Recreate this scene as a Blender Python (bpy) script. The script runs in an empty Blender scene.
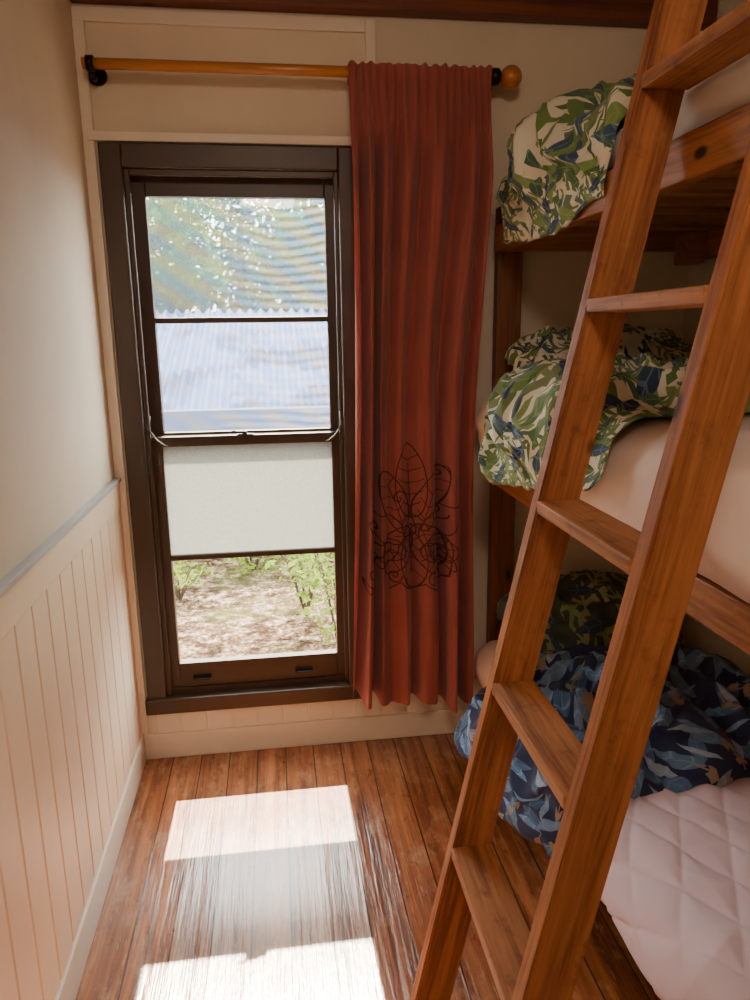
import bpy, bmesh, math, random
from mathutils import Vector, Matrix, noise
random.seed(7)
COL=bpy.context.scene.collection
# ------------------------------------------------------------------ materials
class NT:
    def __init__(s,name):
        s.m=bpy.data.materials.new(name); s.m.use_nodes=True
        s.t=s.m.node_tree; s.t.nodes.clear()
        s.out=s.t.nodes.new("ShaderNodeOutputMaterial")
    def n(s,typ,**kw):
        nd=s.t.nodes.new(typ)
        for k,v in kw.items(): setattr(nd,k,v)
        return nd
    def l(s,a,b): s.t.links.new(a,b)
    def val(s,sock,v):
        if hasattr(v,"is_output"): s.l(v,sock)
        else: sock.default_value=v
    def math(s,op,a,b=0.0,c=0.0,clamp=False):
        nd=s.n("ShaderNodeMath",operation=op,use_clamp=clamp)
        s.val(nd.inputs[0],a); s.val(nd.inputs[1],b); s.val(nd.inputs[2],c)
        return nd.outputs[0]
    def mix(s,f,a,b):
        nd=s.n("ShaderNodeMix",data_type='RGBA')
        s.val(nd.inputs[0],f); s.val(nd.inputs[6],a); s.val(nd.inputs[7],b)
        return nd.outputs[2]
    def ramp(s,f,stops):
        nd=s.n("ShaderNodeValToRGB"); cr=nd.color_ramp
        while len(cr.elements)<len(stops): cr.elements.new(.5)
        for e,(p,c) in zip(cr.elements,stops): e.position=p; e.color=c if len(c)==4 else (*c,1)
        s.val(nd.inputs[0],f); return nd.outputs[0]
    def coords(s,kind="Object",scale=(1,1,1),rot=(0,0,0),loc=(0,0,0)):
        tc=s.n("ShaderNodeTexCoord"); mp=s.n("ShaderNodeMapping")
        mp.inputs["Scale"].default_value=scale; mp.inputs["Rotation"].default_value=rot; mp.inputs["Location"].default_value=loc
        s.l(tc.outputs[kind],mp.inputs[0]); return mp.outputs[0]
    def noise(s,vec,scale=5,detail=4,rough=.5,dist=0):
        nd=s.n("ShaderNodeTexNoise"); s.l(vec,nd.inputs["Vector"])
        nd.inputs["Scale"].default_value=scale; nd.inputs["Detail"].default_value=detail
        nd.inputs["Roughness"].default_value=rough; nd.inputs["Distortion"].default_value=dist
        return nd.outputs[0]
    def bump(s,h,strength=.3,dist=.01):
        nd=s.n("ShaderNodeBump"); nd.inputs["Strength"].default_value=strength; nd.inputs["Distance"].default_value=dist
        s.l(h,nd.inputs["Height"]); return nd.outputs[0]
    def pbr(s,col,rough=.6,bump=None,**kw):
        b=s.n("ShaderNodeBsdfPrincipled"); s.val(b.inputs["Base Color"],col if hasattr(col,"is_output") else (*col[:3],1))
        s.val(b.inputs["Roughness"],rough)
        if bump is not None: s.l(bump,b.inputs["Normal"])
        for k,v in kw.items(): s.val(b.inputs[k.replace("_"," ")],v)
        s.l(b.outputs[0],s.out.inputs[0]); return b

def paint(name,col,rough=.55,var=.06):
    k=NT(name); v=k.coords(); n=k.noise(v,3,5,.6)
    c=k.ramp(n,[(.3,tuple(x*(1-var) for x in col)),(.7,tuple(min(1,x*(1+var)) for x in col))])
    k.pbr(c,rough,k.bump(k.noise(v,90,3),.06,.003)); return k.m
def wood(name,dark,light,axis='z',rough=.4,knots=True,coat=0.0,gs=1.0,worn=0.0):
    k=NT(name)
    a=30*gs; b=1.6*gs
    sc={'x':(b,a,a),'y':(a,b,a),'z':(a,a,b)}[axis]
    oi=k.n("ShaderNodeObjectInfo")
    tc=k.n("ShaderNodeTexCoord"); mp=k.n("ShaderNodeMapping"); mp.inputs["Scale"].default_value=sc
    ad=k.n("ShaderNodeVectorMath",operation='ADD'); k.l(tc.outputs["Object"],ad.inputs[0])
    rv=k.n("ShaderNodeCombineXYZ"); r=k.math('MULTIPLY',oi.outputs["Random"],13.)
    for i in range(3): k.l(r,rv.inputs[i])
    k.l(rv.outputs[0],ad.inputs[1]); k.l(ad.outputs[0],mp.inputs[0])
    n1=k.noise(mp.outputs[0],1.0,6,.6,.6)
    n2=k.noise(mp.outputs[0],4.5,3,.6)
    f=k.math('ADD',k.math('MULTIPLY',n1,.65),k.math('MULTIPLY',n2,.35))
    c=k.ramp(f,[(.38,dark),(.5,tuple(x*.4+y*.6 for x,y in zip(dark,light))),(.60,light)])
    n3=k.noise(ad.outputs[0],3.5,2); c=k.mix(k.math('MULTIPLY',k.math('SUBTRACT',n3,.5),1.0,clamp=True),c,(*[x*.7 for x in dark],1))
    if worn:
        n4=k.noise(ad.outputs[0],22,6,.7); wm=k.math('MULTIPLY',k.math('SUBTRACT',n4,.57),6.,clamp=True)
        c=k.mix(k.math('MULTIPLY',wm,worn),c,(*[x*.4 for x in dark],1))
        n5=k.noise(ad.outputs[0],14,6,.7); wm=k.math('MULTIPLY',k.math('SUBTRACT',n5,.60),6.,clamp=True)
        c=k.mix(k.math('MULTIPLY',wm,worn*.7),c,(light[0]*1.4,light[1]*1.8,light[2]*2.4,1))
    if knots:
        mp2=k.n("ShaderNodeMapping"); s2={'x':(5.5,11,11),'y':(11,5.5,11),'z':(11,11,5.5)}[axis]
        mp2.inputs["Scale"].default_value=s2; k.l(ad.outputs[0],mp2.inputs[0])
        vo=k.n("ShaderNodeTexVoronoi"); vo.inputs["Scale"].default_value=.9; k.l(mp2.outputs[0],vo.inputs["Vector"])
        kn=k.math('MULTIPLY',k.math('SUBTRACT',.14,vo.outputs["Distance"]),16.,clamp=True)
        c=k.mix(kn,c,(dark[0]*.22,dark[1]*.2,dark[2]*.2,1))
    k.pbr(c,rough,k.bump(f,.35,.004),Coat_Weight=coat,Coat_Roughness=.25); return k.m

M={}
M['wall']=paint("cream_wall_paint",(.76,.67,.52),.75)
M['wall_w']=paint("cream_side_wall_paint",(.76,.65,.49),.8)
M['wains']=paint("cream_board_paint",(.92,.76,.57),.5,.04)
M['trim']=paint("white_trim_paint",(.86,.77,.63),.45,.04)
M['ledge']=paint("grey_ledge_paint",(.42,.43,.44),.4,.04)
M['ceil']=paint("ceiling_paint",(.5,.4,.3))
M['frame']=paint("dark_brown_window_paint",(.055,.032,.018),.4,.15)
M['ladder']=wood("ladder_timber",(.19,.058,.016),(.46,.170,.052),'z',.6,worn=.5)
M['rung']=wood("ladder_tread_timber",(.19,.066,.021),(.47,.195,.068),'y',.6,knots=False,worn=.7)
M['bunk_y']=wood("bunk_rail_timber",(.20,.064,.019),(.45,.17,.054),'y',.5,worn=.35)
M['bunk_z']=wood("bunk_post_timber",(.11,.036,.012),(.24,.085,.03),'z',.5)
M['bunk_x']=wood("bunk_slat_timber",(.20,.075,.022),(.42,.19,.07),'x',.5)
M['beam']=wood("ceiling_beam_timber",(.095,.022,.009),(.21,.055,.018),'x',.5)
M['rod']=wood("curtain_rod_wood",(.42,.14,.03),(.62,.25,.06),'x',.3,knots=False,coat=.4)
k=NT("black_metal"); k.pbr((.02,.016,.014),.35,Metallic=.6); M['black']=k.m
k=NT("steel"); k.pbr((.30,.28,.25),.35,Metallic=1.0); M['steel']=k.m
# floor
k=NT("varnished_floorboards")
tc=k.n("ShaderNodeTexCoord"); sp=k.n("ShaderNodeSeparateXYZ"); k.l(tc.outputs["Object"],sp.inputs[0])
bx=k.math('DIVIDE',sp.outputs[0],.108); idx=k.math('FLOOR',bx); fr=k.math('FRACT',bx)
wn=k.n("ShaderNodeTexWhiteNoise",noise_dimensions='1D'); k.l(idx,wn.inputs["W"])
cmb=k.n("ShaderNodeCombineXYZ")
k.l(k.math('MULTIPLY',sp.outputs[0],28.),cmb.inputs[0]); k.l(k.math('ADD',k.math('MULTIPLY',sp.outputs[1],1.5),k.math('MULTIPLY',wn.outputs[0],37.)),cmb.inputs[1]); k.l(k.math('MULTIPLY',idx,3.7),cmb.inputs[2])
g=k.noise(cmb.outputs[0],1,6,.62,.5)
c=k.ramp(g,[(.35,(.15,.040,.014)),(.5,(.38,.118,.039)),(.64,(.60,.24,.085))])
c=k.mix(k.math('MULTIPLY',wn.outputs[0],.40),c,(.17,.050,.021,1))
sc=k.noise(k.coords(scale=(1,.6,1)),9,8,.75); worn=k.math('MULTIPLY',k.math('SUBTRACT',sc,.52),7.,clamp=True)
c=k.mix(k.math('MULTIPLY',worn,.45),c,(.70,.42,.23,1))
sc2=k.noise(k.coords(scale=(1.6,.7,1),loc=(3,5,1)),14,7,.74); drk=k.math('MULTIPLY',k.math('SUBTRACT',sc2,.54),8.,clamp=True)
c=k.mix(k.math('MULTIPLY',drk,.65),c,(.07,.022,.01,1))
sc3=k.noise(k.coords(scale=(12,1.0,1),loc=(1,2,1)),7,5,.7); scr=k.math('MULTIPLY',k.math('SUBTRACT',sc3,.61),12.,clamp=True)
c=k.mix(k.math('MULTIPLY',scr,.6),c,(.80,.58,.40,1))
gap=k.math('GREATER_THAN',k.math('ABSOLUTE',k.math('SUBTRACT',fr,.5)),.479)
c=k.mix(k.math('MULTIPLY',gap,.95),c,(.02,.009,.005,1))
sx_=k.noise(k.coords(scale=(26,1.2,1),loc=(7,1,1)),2,4,.6)
cup=k.math('MULTIPLY',k.math('ABSOLUTE',k.math('SUBTRACT',fr,.5)),1.3)
h=k.math('SUBTRACT',k.math('ADD',k.math('ADD',k.math('MULTIPLY',g,.3),cup),k.math('ADD',k.math('MULTIPLY',sc,.35),k.math('MULTIPLY',sx_,1.3))),gap)
bp=k.bump(h,.75,.003)
b=k.pbr(c,k.math('ADD',.14,k.math('MULTIPLY',sc,.36)),bp,Coat_Weight=1.0,Coat_Roughness=.16,Coat_IOR=1.7); k.l(bp,b.inputs["Coat Normal"]); M['floor']=k.m
# curtain
k=NT("rust_red_cloth"); v=k.coords(); n=k.noise(v,400,2); n2=k.noise(v,5,4)
c=k.ramp(n2,[(.3,(.33,.085,.070)),(.7,(.42,.112,.092))])
b=k.pbr(c,.95,k.bump(n,.25,.001),Sheen_Weight=.2)
tr=k.n("ShaderNodeBsdfTranslucent"); tr.inputs[0].default_value=(.55,.09,.06,1); ms=k.n("ShaderNodeMixShader"); ms.inputs[0].default_value=.08
k.l(b.outputs[0],ms.inputs[1]); k.l(tr.outputs[0],ms.inputs[2]); k.l(ms.outputs[0],k.out.inputs[0]); M['curtain']=k.m
k=NT("dark_print_ink"); k.pbr((.085,.024,.019),.85); M['ink']=k.m
# sheets
def cloth(name,col,scale=40):
    k=NT(name); v=k.coords(); n=k.noise(v,6,5,.6); c=k.ramp(n,[(.3,tuple(x*.94 for x in col)),(.7,col)])
    k.pbr(c,.85,k.bump(k.noise(v,scale,4,.6),.15,.004),Sheen_Weight=.15); return k.m
M['sheet']=cloth("pale_pink_sheet",(.86,.66,.56))
M['sheetw']=cloth("white_sheet",(.84,.76,.70))
M['quilt']=cloth("quilted_cover_cloth",(.80,.66,.76))
# glass
k=NT("clear_window_glass"); t=k.n("ShaderNodeBsdfTransparent"); g=k.n("ShaderNodeBsdfGlossy"); g.inputs["Roughness"].default_value=.03
ms=k.n("ShaderNodeMixShader"); ms.inputs[0].default_value=.035; t.inputs[0].default_value=(.97,.98,.97,1)
k.l(t.outputs[0],ms.inputs[1]); k.l(g.outputs[0],ms.inputs[2]); k.l(ms.outputs[0],k.out.inputs[0]); M['glass']=k.m
k=NT("frosted_window_glass"); t=k.n("ShaderNodeBsdfTransparent"); d=k.n("ShaderNodeBsdfTranslucent"); d2=k.n("ShaderNodeBsdfDiffuse")
v=k.coords(); nn=k.noise(v,260,2); c=k.ramp(nn,[(.3,(.28,.29,.26)),(.7,(.42,.43,.39))]); k.l(c,d.inputs[0]); d2.inputs[0].default_value=(.5,.5,.47,1)
m1=k.n("ShaderNodeMixShader"); m1.inputs[0].default_value=.25; k.l(d.outputs[0],m1.inputs[1]); k.l(d2.outputs[0],m1.inputs[2])
ms=k.n("ShaderNodeMixShader"); ms.inputs[0].default_value=.90; k.l(t.outputs[0],ms.inputs[1]); k.l(m1.outputs[0],ms.inputs[2]); k.l(ms.outputs[0],k.out.inputs[0]); M['frost']=k.m
k=NT("insect_screen_mesh"); t=k.n("ShaderNodeBsdfTransparent"); d=k.n("ShaderNodeBsdfTranslucent")
sp=k.n("ShaderNodeSeparateXYZ"); k.l(k.coords(),sp.inputs[0])
warp=k.math('ADD',k.math('MULTIPLY',k.math('SINE',k.math('MULTIPLY',sp.outputs[0],9.)),.9),k.math('MULTIPLY',k.noise(k.coords(),2.5,1),5.))
band=k.math('SINE',k.math('ADD',k.math('MULTIPLY',sp.outputs[2],190.),k.math('MULTIPLY',warp,4.)))
band2=k.math('SINE',k.math('ADD',k.math('MULTIPLY',sp.outputs[2],60.),k.math('MULTIPLY',sp.outputs[0],40.)))
cc=k.mix(k.math('ADD',.5,k.math('MULTIPLY',band2,.5)),(.18,.28,.48,1),(.38,.34,.30,1)); k.l(cc,d.inputs[0])
side=k.math('MULTIPLY',k.math('ADD',.40,k.math('MULTIPLY',sp.outputs[0],2.)),1.,clamp=True)
f=k.math('ADD',k.math('ADD',.06,k.math('MULTIPLY',side,.07)),k.math('MULTIPLY',k.math('MULTIPLY',band,side),.085),clamp=True)  # optical moire bands painted into the screen, with haze thickening to the right
ms=k.n("ShaderNodeMixShader"); k.l(f,ms.inputs[0]); k.l(t.outputs[0],ms.inputs[1]); k.l(d.outputs[0],ms.inputs[2]); k.l(ms.outputs[0],k.out.inputs[0]); M['screen']=k.m
# leaf print
def leafprint(name,base,layers,q=1.1):
    k=NT(name); c=(*base,1)
    for i,(s,L,W,c1,c2,stripe,thr) in enumerate(layers):
        s*=q;L/=q;W/=q;stripe*=q
        v=k.coords("UV",rot=(0,0,.7*i+.2),loc=(.37*i,.21*i,0))
        vo=k.n("ShaderNodeTexVoronoi",voronoi_dimensions='2D'); vo.inputs["Scale"].default_value=s; vo.inputs["Randomness"].default_value=.7
        k.l(v,vo.inputs["Vector"])
        sb=k.n("ShaderNodeVectorMath",operation='SUBTRACT'); k.l(v,sb.inputs[0]); k.l(vo.outputs["Position"],sb.inputs[1])
        cs=k.n("ShaderNodeSeparateColor"); k.l(vo.outputs["Color"],cs.inputs[0])
        vr=k.n("ShaderNodeVectorRotate",rotation_type='Z_AXIS'); k.l(sb.outputs[0],vr.inputs["Vector"]); k.l(k.math('MULTIPLY',cs.outputs[0],6.28),vr.inputs["Angle"])
        sx=k.n("ShaderNodeSeparateXYZ"); k.l(vr.outputs[0],sx.inputs[0]); x=sx.outputs[0]
        y=k.math('ADD',sx.outputs[1],k.math('MULTIPLY',k.math('MULTIPLY',x,x),2.5*q))
        ay=k.math('ABSOLUTE',y); xl=k.math('DIVIDE',x,L)
        env=k.math('MULTIPLY',k.math('SUBTRACT',1.,k.math('MULTIPLY',xl,xl)),k.math('SUBTRACT',1.,k.math('MULTIPLY',xl,.35)))
        mk=k.math('GREATER_THAN',k.math('SUBTRACT',k.math('MULTIPLY',env,W),ay),0.)
        mk=k.math('MULTIPLY',mk,k.math('LESS_THAN',k.math('ABSOLUTE',xl),1.))
        st=k.math('SINE',k.math('MULTIPLY',k.math('SUBTRACT',x,k.math('MULTIPLY',ay,.9)),stripe))
        if thr is not None:
            keep=k.math('MAXIMUM',k.math('GREATER_THAN',st,thr),k.math('LESS_THAN',ay,W*.12)); mk=k.math('MULTIPLY',mk,keep)
            cc=k.mix(cs.outputs[1],(*c1,1),(*c2,1))
        else:
            cc=k.mix(cs.outputs[1],(*c1,1),(*c2,1))
            vein=k.math('MAXIMUM',k.math('LESS_THAN',ay,W*.07),k.math('GREATER_THAN',st,.9))
            cc=k.mix(k.math('MULTIPLY',vein,.5),cc,(min(1,c2[0]*2+.1),min(1,c2[1]*2+.1),min(1,c2[2]*2+.08),1))
        c=k.mix(mk,c,cc)
    o=k.coords(); k.pbr(c,.85,k.bump(k.noise(o,30,4),.2,.004),Sheen_Weight=.1); return k.m
G1=(.07,.15,.045);G2=(.20,.30,.08);N1=(.018,.04,.095);N2=(.04,.095,.17);OL=(.18,.22,.10)
WB=(.68,.65,.52)
M['leafA']=leafprint("tropical_leaf_print_cloth",WB,[(7.5,.072,.042,G1,OL,130,-.05),(7,.074,.042,G2,G1,140,0),(6.5,.078,.042,G2,OL,130,0),(6.5,.072,.018,G2,G1,120,None),(7,.070,.018,N1,N2,120,None),(12,.04,.009,N2,G1,150,None)],1.15)
M['leafB']=leafprint("fern_leaf_print_cloth",WB,[(8,.070,.040,N1,G1,160,.1),(7.5,.070,.040,G1,OL,160,.1),(7,.075,.036,G2,G1,150,.2),(9,.055,.012,N2,N1,150,None)],1.3)
M['leafD']=leafprint("dark_fern_print_cloth",(.06,.085,.065),[(9,.06,.034,(.17,.25,.09),(.36,.40,.18),150,0),(8,.065,.036,(.22,.31,.12),(.34,.37,.15),150,.1),(9,.055,.012,N2,N1,150,None)],1.1)
M['leafC']=leafprint("navy_leaf_print_cloth",(.017,.028,.095),[(8.5,.062,.020,(.08,.18,.34),(.03,.08,.20),110,None),(7.5,.070,.020,(.15,.27,.42),(.06,.14,.28),110,None),(9,.055,.010,(.34,.42,.52),(.10,.22,.42),150,None),(6,.065,.018,(.18,.28,.14),(.40,.24,.20),130,.1)],1.05)
# outside
k=NT("corrugated_roof_dappled_shade"); v=k.coords(); n=k.noise(v,.8,3,.55,.5)
c=k.ramp(n,[(.44,(.022,.034,.090)),(.54,(.075,.115,.26))]); k.pbr(c,.8,Specular_IOR_Level=.15); M['roof']=k.m  # darker blotches paint dappled shadow into the blue roof colour
k=NT("leaf_litter_ground"); v=k.coords(); n=k.noise(v,9,8,.78); n2=k.noise(v,1.2,3)
c=k.ramp(n,[(.42,(.022,.012,.006)),(.52,(.12,.072,.042)),(.66,(.45,.37,.29))]); c=k.mix(k.math('MULTIPLY',k.math('SUBTRACT',n2,.5),3,clamp=True),c,(.09,.11,.03,1))
k.pbr(c,.95,k.bump(n,.6,.05),Specular_IOR_Level=.1); M['ground']=k.m
def leafm(name,c1,c2):
    k=NT(name); v=k.coords(); n=k.noise(v,2.2,4); c=k.ramp(n,[(.35,c1),(.65,c2)])
    d=k.n("ShaderNodeBsdfDiffuse"); t=k.n("ShaderNodeBsdfTranslucent"); k.l(c,d.inputs[0]); k.l(c,t.inputs[0])
    ms=k.n("ShaderNodeMixShader"); ms.inputs[0].default_value=.5; k.l(d.outputs[0],ms.inputs[1]); k.l(t.outputs[0],ms.inputs[2]); k.l(ms.outputs[0],k.out.inputs[0]); return k.m
M['fol']=leafm("tree_foliage",(.010,.032,.002),(.080,.18,.010))
M['fol2']=leafm("shrub_foliage",(.06,.11,.01),(.24,.33,.05))
M['bark']=wood("tree_bark",(.03,.018,.01),(.08,.05,.03),'z',.9,knots=False,gs=.3)
M['shedwall']=paint("shed_wall_paint",(.030,.046,.10),.8)

# ------------------------------------------------------------------ builders
def finish(ob,parent=None,**kw):
    COL.objects.link(ob)
    if parent is not None:
        ob.parent=parent; ob.location=ob.location-parent.location
    for a,b in kw.items(): ob[a]=b
    return ob
def empty(name,loc=(0,0,0),**kw):
    e=bpy.data.objects.new(name,None); e.location=loc; e.empty_display_size=.1; return finish(e,None,**kw)
def from_bm(name,bm,mats,parent=None,origin=None,smooth=False,**kw):
    me=bpy.data.meshes.new(name); bm.normal_update(); 
    if origin is None:
        co=[v.co for v in bm.verts]; origin=Vector([(min(c[i] for c in co)+max(c[i] for c in co))/2 for i in range(3)])
    origin=Vector(origin)
    for v in bm.verts: v.co-=origin
    bm.to_mesh(me); bm.free()
    for m in (mats if isinstance(mats,list) else [mats]): me.materials.append(m)
    if smooth:
        for p in me.polygons: p.use_smooth=True
    ob=bpy.data.objects.new(name,me); ob.location=origin
    return finish(ob,parent,**kw)
def addbox(bm,x0,x1,y0,y1,z0,z1,bev=0,mi=0,M4=None,seg=2):
    r=bmesh.ops.create_cube(bm,size=1); vs=r['verts']
    for v in vs:
        v.co=Vector(((x0+x1)/2+v.co.x*(x1-x0),(y0+y1)/2+v.co.y*(y1-y0),(z0+z1)/2+v.co.z*(z1-z0)))
        if M4: v.co=M4@v.co
    fs={f for v in vs for f in v.link_faces}
    for f in fs: f.material_index=mi
    if bev:
        es=list({e for v in vs for e in v.link_edges})
        bmesh.ops.bevel(bm,geom=es,offset=bev,segments=seg,affect='EDGES',profile=.5)
def box(name,x0,x1,y0,y1,z0,z1,mat,parent=None,bev=.003,**kw):
    bm=bmesh.new(); addbox(bm,x0,x1,y0,y1,z0,z1,bev); return from_bm(name,bm,mat,parent,**kw)
def tube(bm,pts,rad,seg=8,mi=0,cap=True):
    pts=[Vector(p) for p in pts]; rings=[]
    for i,p in enumerate(pts):
        t=(pts[min(i+1,len(pts)-1)]-pts[max(i-1,0)]).normalized()
        a=t.cross(Vector((0,0,1)));
        if a.length<.05: a=t.cross(Vector((1,0,0)))
        a.normalize(); b=t.cross(a); r=rad[i] if isinstance(rad,(list,tuple)) else rad
        rings.append([bm.verts.new(p+a*math.cos(2*math.pi*j/seg)*r+b*math.sin(2*math.pi*j/seg)*r) for j in range(seg)])
    for r0,r1 in zip(rings,rings[1:]):
        for j in range(seg):
            f=bm.faces.new((r0[j],r0[(j+1)%seg],r1[(j+1)%seg],r1[j])); f.material_index=mi; f.smooth=True
    if cap:
        bm.faces.new(rings[0][::-1]).material_index=mi; bm.faces.new(rings[-1]).material_index=mi
def tubeobj(name,pts,rad,mat,parent=None,seg=10,**kw):
    bm=bmesh.new(); tube(bm,pts,rad,seg); return from_bm(name,bm,mat,parent,**kw)
ST=dict(kind="structure")

# ------------------------------------------------------------------ room
W,H,YB=2.10,2.74,-3.5
box("floor",-.1,W+.1,YB-.1,.1,-.08,0,M['floor'],bev=0,origin=(0,0,0),**ST)
box("ceiling",-.1,W+.1,YB-.1,.1,H,H+.08,M['ceil'],bev=0,**ST)
box("wall_west",-.115,-.015,YB-.1,0,0,H,M['wall_w'],bev=0,**ST)
box("wall_east",W,W+.1,YB-.1,0,0,H,M['wall'],bev=0,**ST)
box("wall_south",-.1,W+.1,YB-.1,YB,0,H,M['wall'],bev=0,**ST)
bm=bmesh.new(); wx0,wx1,wz0,wz1=.06,.84,.24,2.18
addbox(bm,-.115,wx0,0,.10,-.05,H); addbox(bm,wx1,W+.1,0,.10,-.05,H); addbox(bm,wx0,wx1,0,.10,-.05,wz0); addbox(bm,wx0,wx1,0,.10,wz1,H)
from_bm("wall_north",bm,M['wall'],**ST)
bm=bmesh.new(); y=-.005; bw=.112
while y-bw>YB:
    addbox(bm,-.015,-.004,y-bw+.001,y-.001,.10,1.03,.0045,seg=1); y-=bw
from_bm("trim_1",bm,M['wains'],**ST)
box("trim_2",-.015,.007,YB,0,1.103,1.118,M['ledge'],bev=.002,**ST)
box("trim_3",-.015,-.001,YB,0,1.015,1.103,M['wains'],bev=.003,**ST)
box("baseboard_west",-.015,.004,YB,-.016,0,.115,M['trim'],bev=.004,**ST)
box("baseboard_north",0,1.9,-.016,0,0,.105,M['trim'],bev=.004,**ST)
bm=bmesh.new(); addbox(bm,0,W,-.006,0,.105,.235); x=0.049
while x<2.0:
    addbox(bm,x+.002,min(x+.096,W)-.002,-.0085,-.004,.105,.235,.002,seg=1); x+=.098
from_bm("trim_4",bm,M['trim'],**ST)
box("trim_5",.90,.935,-.018,0,2.225,2.60,M['trim'],bev=.003,**ST)
box("trim_6",-.015,.90,-.014,0,2.56,2.60,M['trim'],bev=.003,**ST)
box("trim_7",.0,.90,-.022,0,2.215,2.245,M['trim'],bev=.003,**ST)
box("trim_8",-.015,.02,-.018,0,.105,2.56,M['trim'],bev=.003,**ST)
box("trim_9",-.015,W,-.06,0,2.61,2.735,M['beam'],bev=.004,**ST)

# ------------------------------------------------------------------ window
win=empty("window_1",(.45,0,.21),kind="structure")
bm=bmesh.new(); cy0=-.032
addbox(bm,.03,.10,cy0,.01,.21,2.21,.005); addbox(bm,.80,.875,cy0,.01,.21,2.21,.005)
addbox(bm,.10,.80,cy0,.01,2.135,2.21,.005); addbox(bm,.022,.885,cy0-.012,.01,.20,.262,.006)
from_bm("casing",bm,M['frame'],win)
bm=bmesh.new()
addbox(bm,.06,.10,.0,.10,.24,2.18); addbox(bm,.80,.84,0,.10,.24,2.18); addbox(bm,.10,.80,0,.10,2.14,2.18); addbox(bm,.10,.80,0,.12,.24,.285)
addbox(bm,.10,.118,-.014,.0,.262,2.135,.003); addbox(bm,.785,.80,-.014,0,.262,2.135,.003); addbox(bm,.118,.785,-.014,0,2.115,2.135,.003)
from_bm("jamb",bm,M['frame'],win)
def sash(name,x0,x1,z0,z1,gx0,gx1,gz0,gz1,bz,y0,y1):
    bm=bmesh.new(); 
    addbox(bm,x0,gx0,y0,y1,z0,z1,.003); addbox(bm,gx1,x1,y0,y1,z0,z1,.003)
    addbox(bm,gx0,gx1,y0,y1,gz1,z1,.003); addbox(bm,gx0,gx1,y0,y1,z0,gz0,.003)
    addbox(bm,gx0,gx1,y0+.004,y1-.004,bz-.010,bz+.010,.003)
    return from_bm(name,bm,M['frame'],win)
up=sash("upper_sash",.10,.80,1.222,2.14,.155,.757,1.262,2.062,1.655,.05,.085)
lo=sash("lower_sash",.10,.80,.285,1.252,.152,.757,.382,1.216,.80,.006,.042)
def pane(name,x0,x1,y,z0,z1,mat,par):
    bm=bmesh.new(); addbox(bm,x0,x1,y-.0015,y+.0015,z0,z1); o=from_bm(name,bm,mat); 
    o.parent=par; o.location=o.location-(par.location+win.location); return o
bpy.context.view_layer.update()
pane("glass_pane",.155,.757,.068,1.664,2.062,M['glass'],up)
pane("glass_pane",.155,.757,.068,1.262,1.646,M['glass'],up)
pane("frosted_glass_pane",.152,.757,.024,.809,1.216,M['frost'],lo)
pane("glass_pane",.152,.757,.024,.382,.791,M['glass'],lo)
bm=bmesh.new(); addbox(bm,.15,.76,.0945,.0955,1.24,2.07); from_bm("insect_screen",bm,M['screen'],win)
bm=bmesh.new(); addbox(bm,.415,.475,-.006,.012,1.252,1.257,.002); tube(bm,[(.445,.002,1.256),(.445,.002,1.264)],.009,10); tube(bm,[(.445,.0,1.262),(.40,-.008,1.266)],.004,8)
from_bm("sash_latch",bm,M['black'],win)
for xx in (.235,.625):
    bm=bmesh.new(); addbox(bm,xx-.035,xx+.035,-.004,.006,.318,.330,.002); addbox(bm,xx-.03,xx+.03,-.016,-.004,.318,.323,.002); from_bm("sash_lift",bm,M['black'],win)
for xx,s in ((.122,-1),(.787,1)):
    tubeobj("sash_stay",[(xx,-.018,1.33),(xx+.004*s,-.022,1.28),(xx-.02*s,-.026,1.245),(xx-.045*s,-.020,1.225),(xx-.05*s,.0,1.222)],.0025,M['steel'],win,8)

# ------------------------------------------------------------------ curtain rod + curtain
RY,RZ=-.10,2.413
rod=empty("curtain_rod",(.02,RY,RZ),label="honey-coloured wooden curtain rod with round ball end above the window",category="curtain rod")
tubeobj("pole",[(.022,RY,RZ),(1.31,RY,RZ)],.0165,M['rod'],rod,20)
tubeobj("collar",[(1.298,RY,RZ),(1.305,RY,RZ),(1.325,RY,RZ),(1.332,RY,RZ)],[.019,.026,.026,.017],M['black'],rod,20,label="black end collar")
bm=bmesh.new(); bmesh.ops.create_uvsphere(bm,u_segments=24,v_segments=16,radius=.036)
for v in bm.verts: v.co+=Vector((1.368,RY,RZ))
from_bm("finial",bm,M['rod'],rod,smooth=True,label="round wooden ball finial")
for xx in (.045,1.30):
    bm=bmesh.new(); tube(bm,[(xx,-.002,RZ-.005),(xx,-.014,RZ-.005)],.030,16); tube(bm,[(xx,-.012,RZ-.005),(xx,-.05,RZ-.028),(xx,-.09,RZ-.030)],.009,10)
    tube(bm,[(xx-.011,RY,RZ),(xx+.011,RY,RZ)],.0225,18)
    from_bm("bracket",bm,M['black'],rod,label="dark metal wall bracket")
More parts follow.
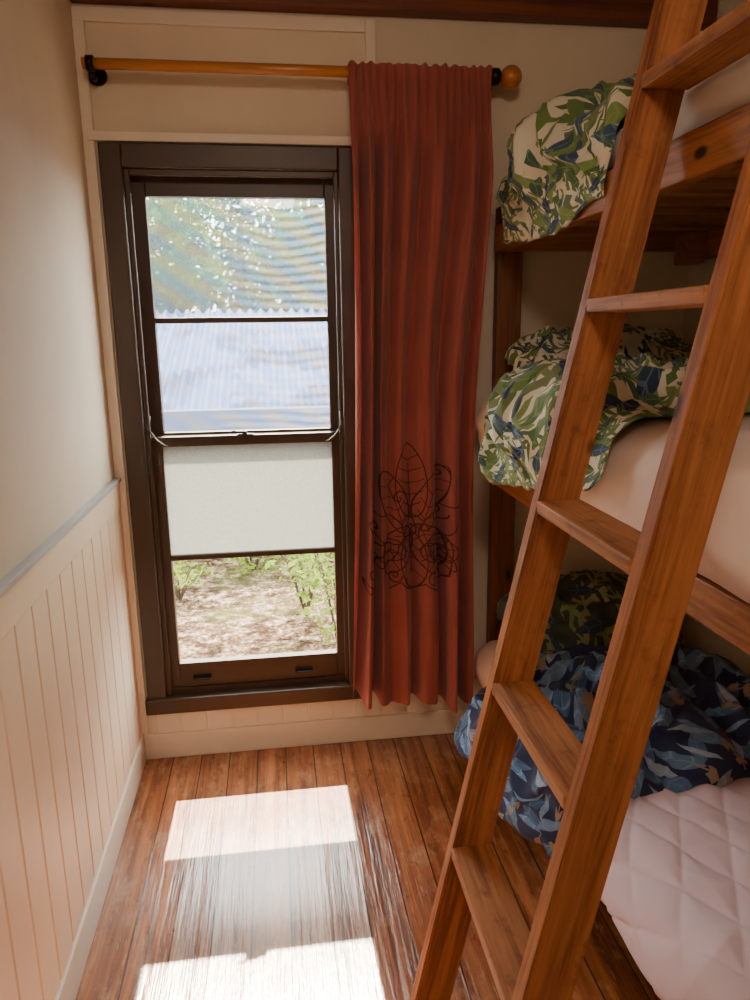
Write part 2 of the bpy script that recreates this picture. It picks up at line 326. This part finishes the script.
# curtain surface
CZT,CZB=2.432,.240
def cx(u,z):
    t=(CZT-z)/(CZT-CZB); w0,w1=.832,.803+.01*math.sin(t*5); e0,e1=1.284,1.238
    a=w0+(w1-w0)*t; b=e0+(e1-e0)*t+.012*math.sin(t*7+1)
    return a+(b-a)*u
def cyf(u,z):
    t=(CZT-z)/(CZT-CZB); s=min(1,max(0,(t-.03)/.14)); s=s*s*(3-2*s)
    wob=.60*noise.noise(Vector((u*3,t*1.1,2)))+.15*noise.noise(Vector((u*6,t*3,8)))
    ph=2*math.pi*(7.6*u+.95*math.sin(3.3*u+1.2)+wob)
    amp=.006+.056*s*(.75+1.4*noise.noise(Vector((u*4,7,t*.9))))
    f=math.sin(ph); f=2*(1-((1+f)/2)**1.7)-1
    gt=math.exp(-((t-.05)/.05)**2)
    gath=.008*gt*math.sin(2*math.pi*17*u+4*math.sin(7*u)+2*noise.noise(Vector((u*6,t*9,1))))
    ruf=.004*math.sin(2*math.pi*15*u+3*math.sin(6*u))*math.exp(-((t-.0)/.006)**2)
    small=.007*s*noise.noise(Vector((u*18,t*5,5)))
    return -.131-amp*f*(.35+.65*s)+gath+ruf+small-.034*s
def hem(u): return CZB+.030*(1-u)**2-.012*u+.008*math.sin(u*13)
bm=bmesh.new(); NU,NV=340,170; grid=[]
for j in range(NV+1):
    row=[]
    for i in range(NU+1):
        u=i/NU; zb=hem(u); z=CZT+(.008*noise.noise(Vector((u*22,0,0)))+.002*math.sin(u*97))*(1-min(1,j/4))+(zb-CZT)*j/NV
        row.append(bm.verts.new((cx(u,z),cyf(u,z),z)))
    grid.append(row)
for j in range(NV):
    for i in range(NU):
        f=bm.faces.new((grid[j][i],grid[j+1][i],grid[j+1][i+1],grid[j][i+1])); f.smooth=True
back=[[bm.verts.new((cx(i/NU,z),yy,z)) for i in range(0,NU+1,2)] for z,yy in ((CZT-.001,-.118),(CZT,-.100),(CZT-.008,-.081),(RZ-.03,-.080),(RZ-.045,-.112))]
prev=[grid[0][i] for i in range(0,NU+1,2)]
for rw in back:
    for i in range(len(rw)-1):
        f=bm.faces.new((prev[i],prev[i+1],rw[i+1],rw[i])); f.smooth=True
    prev=rw
def uof(x,z):
    a=cx(0,z); b=cx(1,z); return (x-a)/(b-a)
def ribbon(pts,w=.0042):
    P=[]
    for i in range(len(pts)-1):
        (s0,t0),(s1,t1)=pts[i],pts[i+1]; L=math.hypot((s1-s0)*.28,(t1-t0)*.60); n=max(1,int(L/.003))
        for q in range(n): P.append((s0+(s1-s0)*q/n,t0+(t1-t0)*q/n))
    P.append(pts[-1]); Q=[Vector((.900+.27*s,.675+.60*t)) for s,t in P]; prev=None
    for i,p in enumerate(Q):
        d=(Q[min(i+1,len(Q)-1)]-Q[max(i-1,0)]); 
        if d.length<1e-7: continue
        d.normalize(); nn=Vector((-d.y,d.x))*w*.5; pr=[]
        for sg in (-1,1):
            c=p+nn*sg; u=uof(c.x,c.y); pr.append(bm.verts.new((c.x,cyf(u,c.y)-.0028,c.y)))
        if prev:
            f=bm.faces.new((prev[0],pr[0],pr[1],prev[1])); f.material_index=1
        prev=pr
def petal(bx_,by_,ang,L,Wd,n=26,veins=0,w=.0042,bend=0):
    def pt(t,o):
        a=ang+bend*t; dx=math.sin(a); dy=math.cos(a); return (bx_+(dx*t*L+dy*o)*2.0,by_+dy*t*L-dx*o)
    for sgn in (1,-1): ribbon([pt(i/n,Wd*max(0,math.sin(math.pi*(i/n)**.9))**.65*sgn) for i in range(n+1)],w)
    if veins:
        ribbon([pt(i/n,0) for i in range(int(n*.8))],w*.7)
        for q in range(veins):
            t=(q+1)/(veins+1.5)
            for sgn in (1,-1): ribbon([pt(t,0),pt(min(1,t+.10),Wd*.8*max(0,math.sin(math.pi*t**.9))**.65*sgn)],w*.65)
petal(.46,.46,-.06,.46,.10,veins=5); petal(.56,.40,.22,.42,.09,bend=.2,veins=4); petal(.36,.38,-.28,.42,.085,bend=-.1,veins=4)
petal(.58,.32,.60,.34,.09,bend=.3); petal(.32,.32,-.65,.28,.08,bend=-.3)
petal(.58,.24,.95,.24,.08,bend=.5,veins=3); petal(.36,.24,-1.0,.22,.07,bend=-.4,veins=3)
petal(.54,.44,2.7,.34,.11,veins=4); petal(.40,.42,-2.7,.32,.10,veins=4); petal(.46,.38,3.1,.37,.085,veins=3)
petal(.64,.34,1.9,.20,.08,bend=.4,veins=3)
petal(.78,.20,.9,.12,.04,bend=1); petal(.20,.22,-.9,.12,.04,bend=-1)
def spiral(cx_,cy_,r,turns,sg):
    ribbon([(cx_+2*r*(1-i/60)*math.cos(sg*i/60*turns*6.28),cy_+r*(1-i/60)*math.sin(sg*i/60*turns*6.28)) for i in range(58)])
for a in ((.45,.40,.10,1.5,1),(.80,.50,.06,1.6,-1),(.74,.10,.06,1.6,1),(.22,.12,.05,1.6,-1),(.82,.74,.05,1.4,1),(.28,.60,.05,1.3,1)): spiral(*a)
for bx_,by_,an in ((-.08,.14,-.4),(-.10,.06,-.9),(-.02,.40,-.4)): petal(bx_,by_,an,.06,.020,10)
ribbon([(.15,.03),(.3,.08),(.48,.0),(.62,.07),(.80,.02),(.93,.12),(.97,.3)])
cur=from_bm("curtain",bm,[M['curtain'],M['ink']],label="rust-red gathered curtain with dark line-drawn print near the hem",category="curtain")

# ------------------------------------------------------------------ ladder
sl=.214; th=math.atan(sl)
def lx(z): return 1.161+sl*(z-1.66)
lad=empty("ladder",(lx(0)+.045,-1.48,0),label="tall orange-brown timber ladder with flat treads leaning on bunk",category="ladder")
LW,LT=.088,.038
YA0,YB0=-1.268,-1.663
def rail(y0,y1,name="side_rail"):
    zt=2.62; bm=bmesh.new(); addbox(bm,0,LW,y0,y1,0,1)
    for v in bm.verts:
        z=v.co.z*zt; v.co.z=z; v.co.x+=lx(z)
    bmesh.ops.bevel(bm,geom=bm.edges[:],offset=.0035,segments=2,affect='EDGES')
    o=Vector((lx(1.3)+LW/2,(y0+y1)/2,1.3)); R_=Matrix.Rotation(th,4,'Y'); Ri=R_.inverted()
    for v in bm.verts: v.co=Ri@(v.co-o)
    ob=from_bm(name,bm,M['ladder'],None,origin=(0,0,0)); ob.location=o-lad.location; ob.rotation_euler=(0,th,0); ob.parent=lad
rail(YA0,YA0+LT); rail(YB0-LT,YB0)
for i in range(6):
    z=.481+.3932*i; zz=z-.012
    bm=bmesh.new(); addbox(bm,lx(zz)-.002,lx(zz)+LW+.002,YB0,YA0,z-.026,z,.003); from_bm("tread",bm,M['rung'],lad)

# ------------------------------------------------------------------ bunk bed
BX0,BX1=1.335,2.098; BY0,BY1=-1.93,-.03
bunk=empty("bunk_bed",((BX0+BX1)/2,(BY0+BY1)/2,0),label="three-tier dark timber bunk bed with slatted bases",category="bunk bed")
px=BX0+.012
for (a,b) in ((BY1-.045,BY1),(BY0,BY0+.045)):
    box("post",px,px+.09,a,b,0,2.02 ,M['bunk_z'],bunk,.003)
TZ=[(.185,.27),(1.062,1.145),(1.872,1.955)]
for z0,z1 in TZ:
    box("side_rail",BX0-.005,BX0+.035,BY0+.0455,BY1-.0455,z0,z1,M['bunk_y'],bunk,.004)
    box("side_rail",BX1-.053,BX1,BY0,BY1,z0-.03,z1,M['bunk_y'],bunk,.004)
    for (a,b) in ((BY1-.082,BY1-.046),(BY0+.046,BY0+.082)):
        box("end_rail",BX0+.036,BX1-.054,a,b,z0,z1-.02,M['bunk_x'],bunk,.003)
    bm=bmesh.new(); y=BY1-.13
    while y>BY0+.14:
        addbox(bm,BX0+.036,BX1-.054,y-.07,y,z1-.028,z1-.006,.002,seg=1); y-=.125
    from_bm("slatted_base",bm,M['bunk_x'],bunk)
    box("support_batten",BX0+.036,BX0+.06,BY0+.09,BY1-.09,z1-.06,z1-.030,M['bunk_y'],bunk,.002)
    box("support_block",BX1-.12,BX1-.054,BY1-.17,BY1-.083,z0-.05,z1-.030,M['bunk_x'],bunk,.003)

# ------------------------------------------------------------------ mattresses
def mattress(x0,x1,y0,y1,z0,z1,mat,label,r=.07,seed=0,bul=.012,quilt=False):
    bm=bmesh.new(); nx,ny,nz=36,110,14; hx,hy,hz=(x1-x0)/2,(y1-y0)/2,(z1-z0)/2; c=Vector(((x0+x1)/2,(y0+y1)/2,(z0+z1)/2)); r=min(r,hz*.95)
    ver={}
    def vert(a,b,cc):
        key=(a,b,cc)
        if key in ver: return ver[key]
        p=Vector((hx*(2*a/nx-1),hy*(2*b/ny-1),hz*(2*cc/nz-1)))
        q=Vector((max(-hx+r,min(hx-r,p.x)),max(-hy+r,min(hy-r,p.y)),max(-hz+r,min(hz-r,p.z))))
        d=p-q
        if d.length>1e-6:
            d.normalize(); p=q+d*r
        w=c+p; n=noise.noise(Vector((w.x*3+seed,w.y*3,w.z*4)))*bul+abs(noise.noise(Vector((w.x*7+seed,w.y*4+3,w.z*12))))*bul*.9
        if p.z>hz-.02:
            p.z+=n*.8
        else: p.x+=n*(-1 if p.x<0 else 1)*.7*(1 if abs(p.x)>hx*.6 else 0)
        ver[key]=bm.verts.new(c+p); return ver[key]
    def face(f):
        try: bm.faces.new(f)
        except ValueError: pass
    for a in range(nx):
        for b in range(ny):
            face((vert(a,b,0),vert(a,b+1,0),vert(a+1,b+1,0),vert(a+1,b,0)))
            face((vert(a,b,nz),vert(a+1,b,nz),vert(a+1,b+1,nz),vert(a,b+1,nz)))
    for a in range(nx):
        for d in range(nz):
            face((vert(a,0,d),vert(a+1,0,d),vert(a+1,0,d+1),vert(a,0,d+1)))
            face((vert(a,ny,d),vert(a,ny,d+1),vert(a+1,ny,d+1),vert(a+1,ny,d)))
    for b in range(ny):
        for d in range(nz):
            face((vert(0,b,d),vert(0,b,d+1),vert(0,b+1,d+1),vert(0,b+1,d)))
            face((vert(nx,b,d),vert(nx,b+1,d),vert(nx,b+1,d+1),vert(nx,b,d+1)))
    return from_bm("mattress",bm,mat,smooth=True,label=label,category="mattress")
mattress(1.345,2.04,-1.88,-.085,1.957,2.055,M['sheetw'],"thin mattress in white sheet on the top bunk",.045,1,.008)
mattress(1.268,2.04,-1.88,-.085,1.147,1.400,M['sheet'],"mattress in pale pink fitted sheet on the middle bunk",.10,5,.024)
mattress(1.268,2.04,-1.88,-.085,.272,.460,M['sheet'],"mattress in pale pink sheet on the bottom bunk",.09,9)

# ------------------------------------------------------------------ soft bedding
def ridge(q): return 1-min(1,abs(noise.noise(q))*2.6)
def soft(name,cx_,cy_,z0,sx,sy,sz,rot,mat,label,cat,seed=0,edge=None,wr=.02,pw=3.5,n=70,r=.07,maxa=1.5,ex=.42,outl=.03,tilt=0,thin=.35,fine=1.0):
    bm=bmesh.new(); uvl=bm.loops.layers.uv.new("UVMap"); cr,sr=math.cos(rot),math.sin(rot)
    def P(u,v,side):
        e=((1-abs(u)**pw)*(1-abs(v)**pw)); e=max(0,e)**ex
        lx_=sx/2*u*(1-.07*v*v); ly=sy/2*v*(1-.07*u*u)
        x=cx_+lx_*cr-ly*sr; y=cy_+lx_*sr+ly*cr
        rim=min(1,u*u+v*v)
        x+=outl*(noise.noise(Vector((u*2+seed,v*2,4)))+.6*noise.noise(Vector((u*5+seed,v*5,4))))*rim; y+=outl*(noise.noise(Vector((u*2,v*2+seed,9)))+.6*noise.noise(Vector((u*5,v*5+seed,9))))*rim
        x=min(x,2.03)
        base=tilt*(v+1)/2
        if side>0:
            X=u*sx/2;Y=v*sy/2
            q=Vector((X*4.5+seed,Y*4.5,seed*.7)); w1=noise.noise(q*.8); w2=noise.noise(q*.8+Vector((7,3,1)))
            wv=Vector((w1,w2,0))
            f1=ridge(q*.8+wv*1.1); f2=ridge(q*1.9+wv*1.8+Vector((3,1,1)))*fine; f3=ridge(Vector((q.x*1.3+q.y*1.2,(q.y-q.x)*3.0,2))+wv*2.0)*fine
            h=sz*e*(.85+.35*w1)+wr*min(1,e*1.4)*(f1*.9+f2*.42+f3*.36-.42)
            h=max(h,.003+.016*e)
        else: h=.001
        if edge is not None and x<edge:
            d=edge-x; a=min(d/r,maxa); rem=d-a*r
            bxx=edge-r*math.sin(a)-rem*math.cos(a); bz=z0-r*(1-math.cos(a))-rem*math.sin(a)
            h*=1-thin*min(1,d/.2)
            return Vector((bxx-h*math.sin(a),y,bz+h*math.cos(a)))
        return Vector((x,y,z0+h+base))
    g={}
    for side in (1,-1):
        for i in range(n+1):
            for j in range(n+1):
                bd=i in(0,n) or j in(0,n)
                if side<0 and bd: g[(-1,i,j)]=g[(1,i,j)]; continue
                u=2*i/n-1; v=2*j/n-1
                u=math.sin(u*math.pi/2)*.4+u*.6; v=math.sin(v*math.pi/2)*.4+v*.6
                g[(side,i,j)]=bm.verts.new(P(u,v,side))
    for side in (1,-1):
        for i in range(n):
            for j in range(n):
                q=[(i,j),(i+1,j),(i+1,j+1),(i,j+1)]
                if side<0: q=q[::-1]
                f=bm.faces.new([g[(side,a,b)] for a,b in q]); f.smooth=True
                for lp,(a,b) in zip(f.loops,q): lp[uvl].uv=(sx*a/n+seed*.13,sy*b/n+(0 if side>0 else 2))
    return from_bm(name,bm,mat,label=label,category=cat)
# top bunk
soft("pillow",1.74,-.20,2.064,.58,.20,.11,.0,M['leafB'],"plump pillow in green and navy leaf-print case on top bunk","pillow",3)
soft("duvet",1.62,-.58,2.072,.96,.80,.10,.02,M['leafA'],"bunched green and white leaf-print duvet on top bunk","duvet",6,edge=1.385,wr=.080,r=.055,n=120,ex=.6,pw=2.8,fine=.8)
# middle
soft("pillow",1.69,-.25,1.415,.66,.30,.14,.06,M['leafB'],"plump pillow in fern-print case on middle bunk","pillow",11,tilt=.10,wr=.025)
soft("duvet",1.545,-.80,1.420,1.00,.76,.055,.18,M['leafA'],"bunched white duvet with navy and green leaf print","duvet",14,edge=1.33,wr=.075,r=.09,n=120,ex=.5,pw=3.0,maxa=1.25,thin=.1,fine=.8)
# bottom
soft("pillow",1.67,-.25,.476,.66,.30,.15,.06,M['leafD'],"pillow in dark green fern-print case on bottom bunk","pillow",19,tilt=.12,wr=.025)
soft("duvet",1.53,-.78,.484,1.00,.76,.06,.12,M['leafC'],"bunched navy duvet with blue leaf print on bottom bunk","duvet",23,edge=1.33,wr=.075,r=.09,n=120,ex=.5,pw=3.0,maxa=.85,thin=.1,fine=.55)
# quilted cover
bm=bmesh.new(); nx,ny=170,200; gy0,gy1=-1.88,-1.14; XR=2.03; edge=1.345; r=.085; wid=XR-edge+.17
g=[]
for i in range(nx+1):
    row=[]
    for j in range(ny+1):
        s=wid*i/nx; y=gy0+(gy1-gy0)*j/ny; x=XR-s
        a1=abs(math.sin(math.pi*(s+.55*y)/.115)); a2=abs(math.sin(math.pi*(s-.55*y)/.115)); h=.008+.012*min(a1,a2)**.45+.008*noise.noise(Vector((s*4,y*4,2)))+.009*ridge(Vector((s*6,y*5,2)))
        z0=.470
        if x<edge:
            d=edge-x; a=min(d/r,1.5); rem=d-a*r; px=edge-r*math.sin(a)-rem*math.cos(a)-h*math.sin(a); pz=z0-r*(1-math.cos(a))-rem*math.sin(a)+h*math.cos(a)
        else: px=x; pz=z0+h
        row.append(bm.verts.new((px,y,pz)))
    g.append(row)
for i in range(nx):
    for j in range(ny):
        f=bm.faces.new((g[i][j],g[i][j+1],g[i+1][j+1],g[i+1][j])); f.smooth=True
qo=from_bm("quilted_cover",bm,M['quilt'],label="pinkish-white quilted bed cover spread over bottom bunk",category="bed cover")
sm=qo.modifiers.new("thick","SOLIDIFY"); sm.thickness=.005; sm.offset=-1

# ------------------------------------------------------------------ outside
box("ground",-30,30,.2,45,-.95,-.85,M['ground'],bev=0,kind="structure")
shed=empty("shed",(.5,8,-.85),label="low outbuilding with pale blue corrugated metal roof",category="shed")
bm=bmesh.new(); nxr=660; a=[];b=[]
for i in range(nxr+1):
    x=-5+11*i/nxr; dz=.040*math.sin(2*math.pi*x/.17)
    a.append(bm.verts.new((x,5.8,.42+dz))); b.append(bm.verts.new((x,10.0,2.0+dz)))
for i in range(nxr):
    f=bm.faces.new((a[i],a[i+1],b[i+1],b[i])); f.smooth=True
from_bm("roof",bm,M['roof'],shed)
box("wall",-4.8,5.8,6.2,9.9,-.85,.40,M['shedwall'],shed,0)
bm=bmesh.new(); addbox(bm,-5,6,5.60,5.78,.42,.80,.01); from_bm("gutter",bm,M['shedwall'],shed)
def foliage(bm,c,rad,n,size,wob=.25):
    for _ in range(n):
        d=Vector((random.gauss(0,1),random.gauss(0,1),random.gauss(0,1))).normalized()*random.random()**.4
        p=Vector(c)+Vector((d.x*rad[0],d.y*rad[1],d.z*rad[2]))
        p+=Vector((noise.noise(p*.9),noise.noise(p*.9+Vector((5,0,0))),noise.noise(p*.9+Vector((9,0,0)))))*wob*min(rad)
        a=Vector((random.gauss(0,1),random.gauss(0,1),random.gauss(0,.7))).normalized(); b=a.cross(Vector((random.random(),random.random(),random.random()))).normalized()
        s=size*random.uniform(.6,1.3)
        bm.faces.new([bm.verts.new(p+q) for q in (-a*s,-b*s*.4,a*s,b*s*.4)])
for i,(tx,ty,h,r) in enumerate([(-1.9,12.3,5.2,1.6),(1.7,12.3,5.0,1.6),(-5.4,12.6,5.2,1.5),(5.2,12.6,5.2,1.5),(-.1,16.4,6.4,2.0),(-4.6,16.6,6.4,2.0),(4.4,16.6,6.4,2.0),(-2.6,21.5,7.5,2.6),(3.2,21.5,7.5,2.6)]):
    t=empty("tree",(tx,ty,-.85),label="leafy green tree standing beyond the outbuilding",category="tree")
    tubeobj("trunk",[(tx,ty,-.85),(tx+.1,ty,.8),(tx-.05,ty+.1,h*.5),(tx+.1,ty,h*.8)],[.16,.13,.10,.05],M['bark'],t,10)
    bm=bmesh.new(); foliage(bm,(tx,ty,h*.50),(r,r*.85,h*.45),4200,.135); from_bm("foliage",bm,M['fol'],t)
for i,(tx,ty,h,r,nl) in enumerate([(.98,2.7,1.35,.42,650),(1.75,3.7,1.2,.42,700),(-.95,4.9,.7,.50,350),(.75,3.5,1.0,.50,420),(.25,4.9,.5,.5,260),(-.42,4.1,.35,.30,160)]):
    t=empty("shrub",(tx,ty,-.85),label="bright green leafy shrub growing in leaf litter",category="shrub")
    bm=bmesh.new()
    for q in range(9):
        an=q*.9; tube(bm,[(tx,ty,-.85),(tx+.3*r*math.cos(an),ty+.3*r*math.sin(an),-.85+h*.5),(tx+.8*r*math.cos(an),ty+.8*r*math.sin(an),-.85+h*(.8+.3*math.sin(q*2.3)))],[.012,.008,.003],6)
    from_bm("stem",bm,M['bark'],t)
    bm=bmesh.new(); foliage(bm,(tx,ty,-.85+h*.55),(r,r,h*.5),nl,.045,.8); from_bm("foliage",bm,M['fol2'],t)

# ------------------------------------------------------------------ light
w=bpy.data.worlds.new("World"); bpy.context.scene.world=w; w.use_nodes=True; bg=w.node_tree.nodes["Background"]; bg.inputs[0].default_value=(1,.98,.94,1); bg.inputs[1].default_value=15.0
def lamp(name,typ,loc,energy,color,target=None,**kw):
    d=bpy.data.lights.new(name,typ); d.energy=energy; d.color=color
    for a,b in kw.items(): setattr(d,a,b)
    o=bpy.data.objects.new(name,d); COL.objects.link(o); o.location=loc
    if target is not None: o.rotation_euler=(Vector(target)-Vector(loc)).to_track_quat('-Z','Y').to_euler()
    return o
lamp("sun","SUN",(0,10,12),42,(1,.86,.68),target=(0,10-6.25,12-7.8),angle=.009)
lamp("fill_lamp","AREA",(.6,-2.9,2.66),17,(1,.78,.60),target=(1.1,-1.2,.5),size=.4)  # unseen warm fill added behind the camera to brighten the room

# ------------------------------------------------------------------ camera
yaw,pitch,roll=.134,.2245,-.0135
f=Vector((math.sin(yaw)*math.cos(pitch),math.cos(yaw)*math.cos(pitch),-math.sin(pitch)))
r0=Vector((math.cos(yaw),-math.sin(yaw),0)); u0=r0.cross(f)
r1=r0*math.cos(roll)+u0*math.sin(roll); u1=-r0*math.sin(roll)+u0*math.cos(roll)
cd=bpy.data.cameras.new("camera"); co=bpy.data.objects.new("camera",cd); COL.objects.link(co)
co.matrix_world=Matrix(((r1.x,u1.x,-f.x,.5575),(r1.y,u1.y,-f.y,-2.6428),(r1.z,u1.z,-f.z,1.6),(0,0,0,1)))
cd.sensor_fit='VERTICAL'; cd.sensor_height=36; cd.lens=36*727.24/1000; cd.clip_start=.05
bpy.context.scene.camera=co
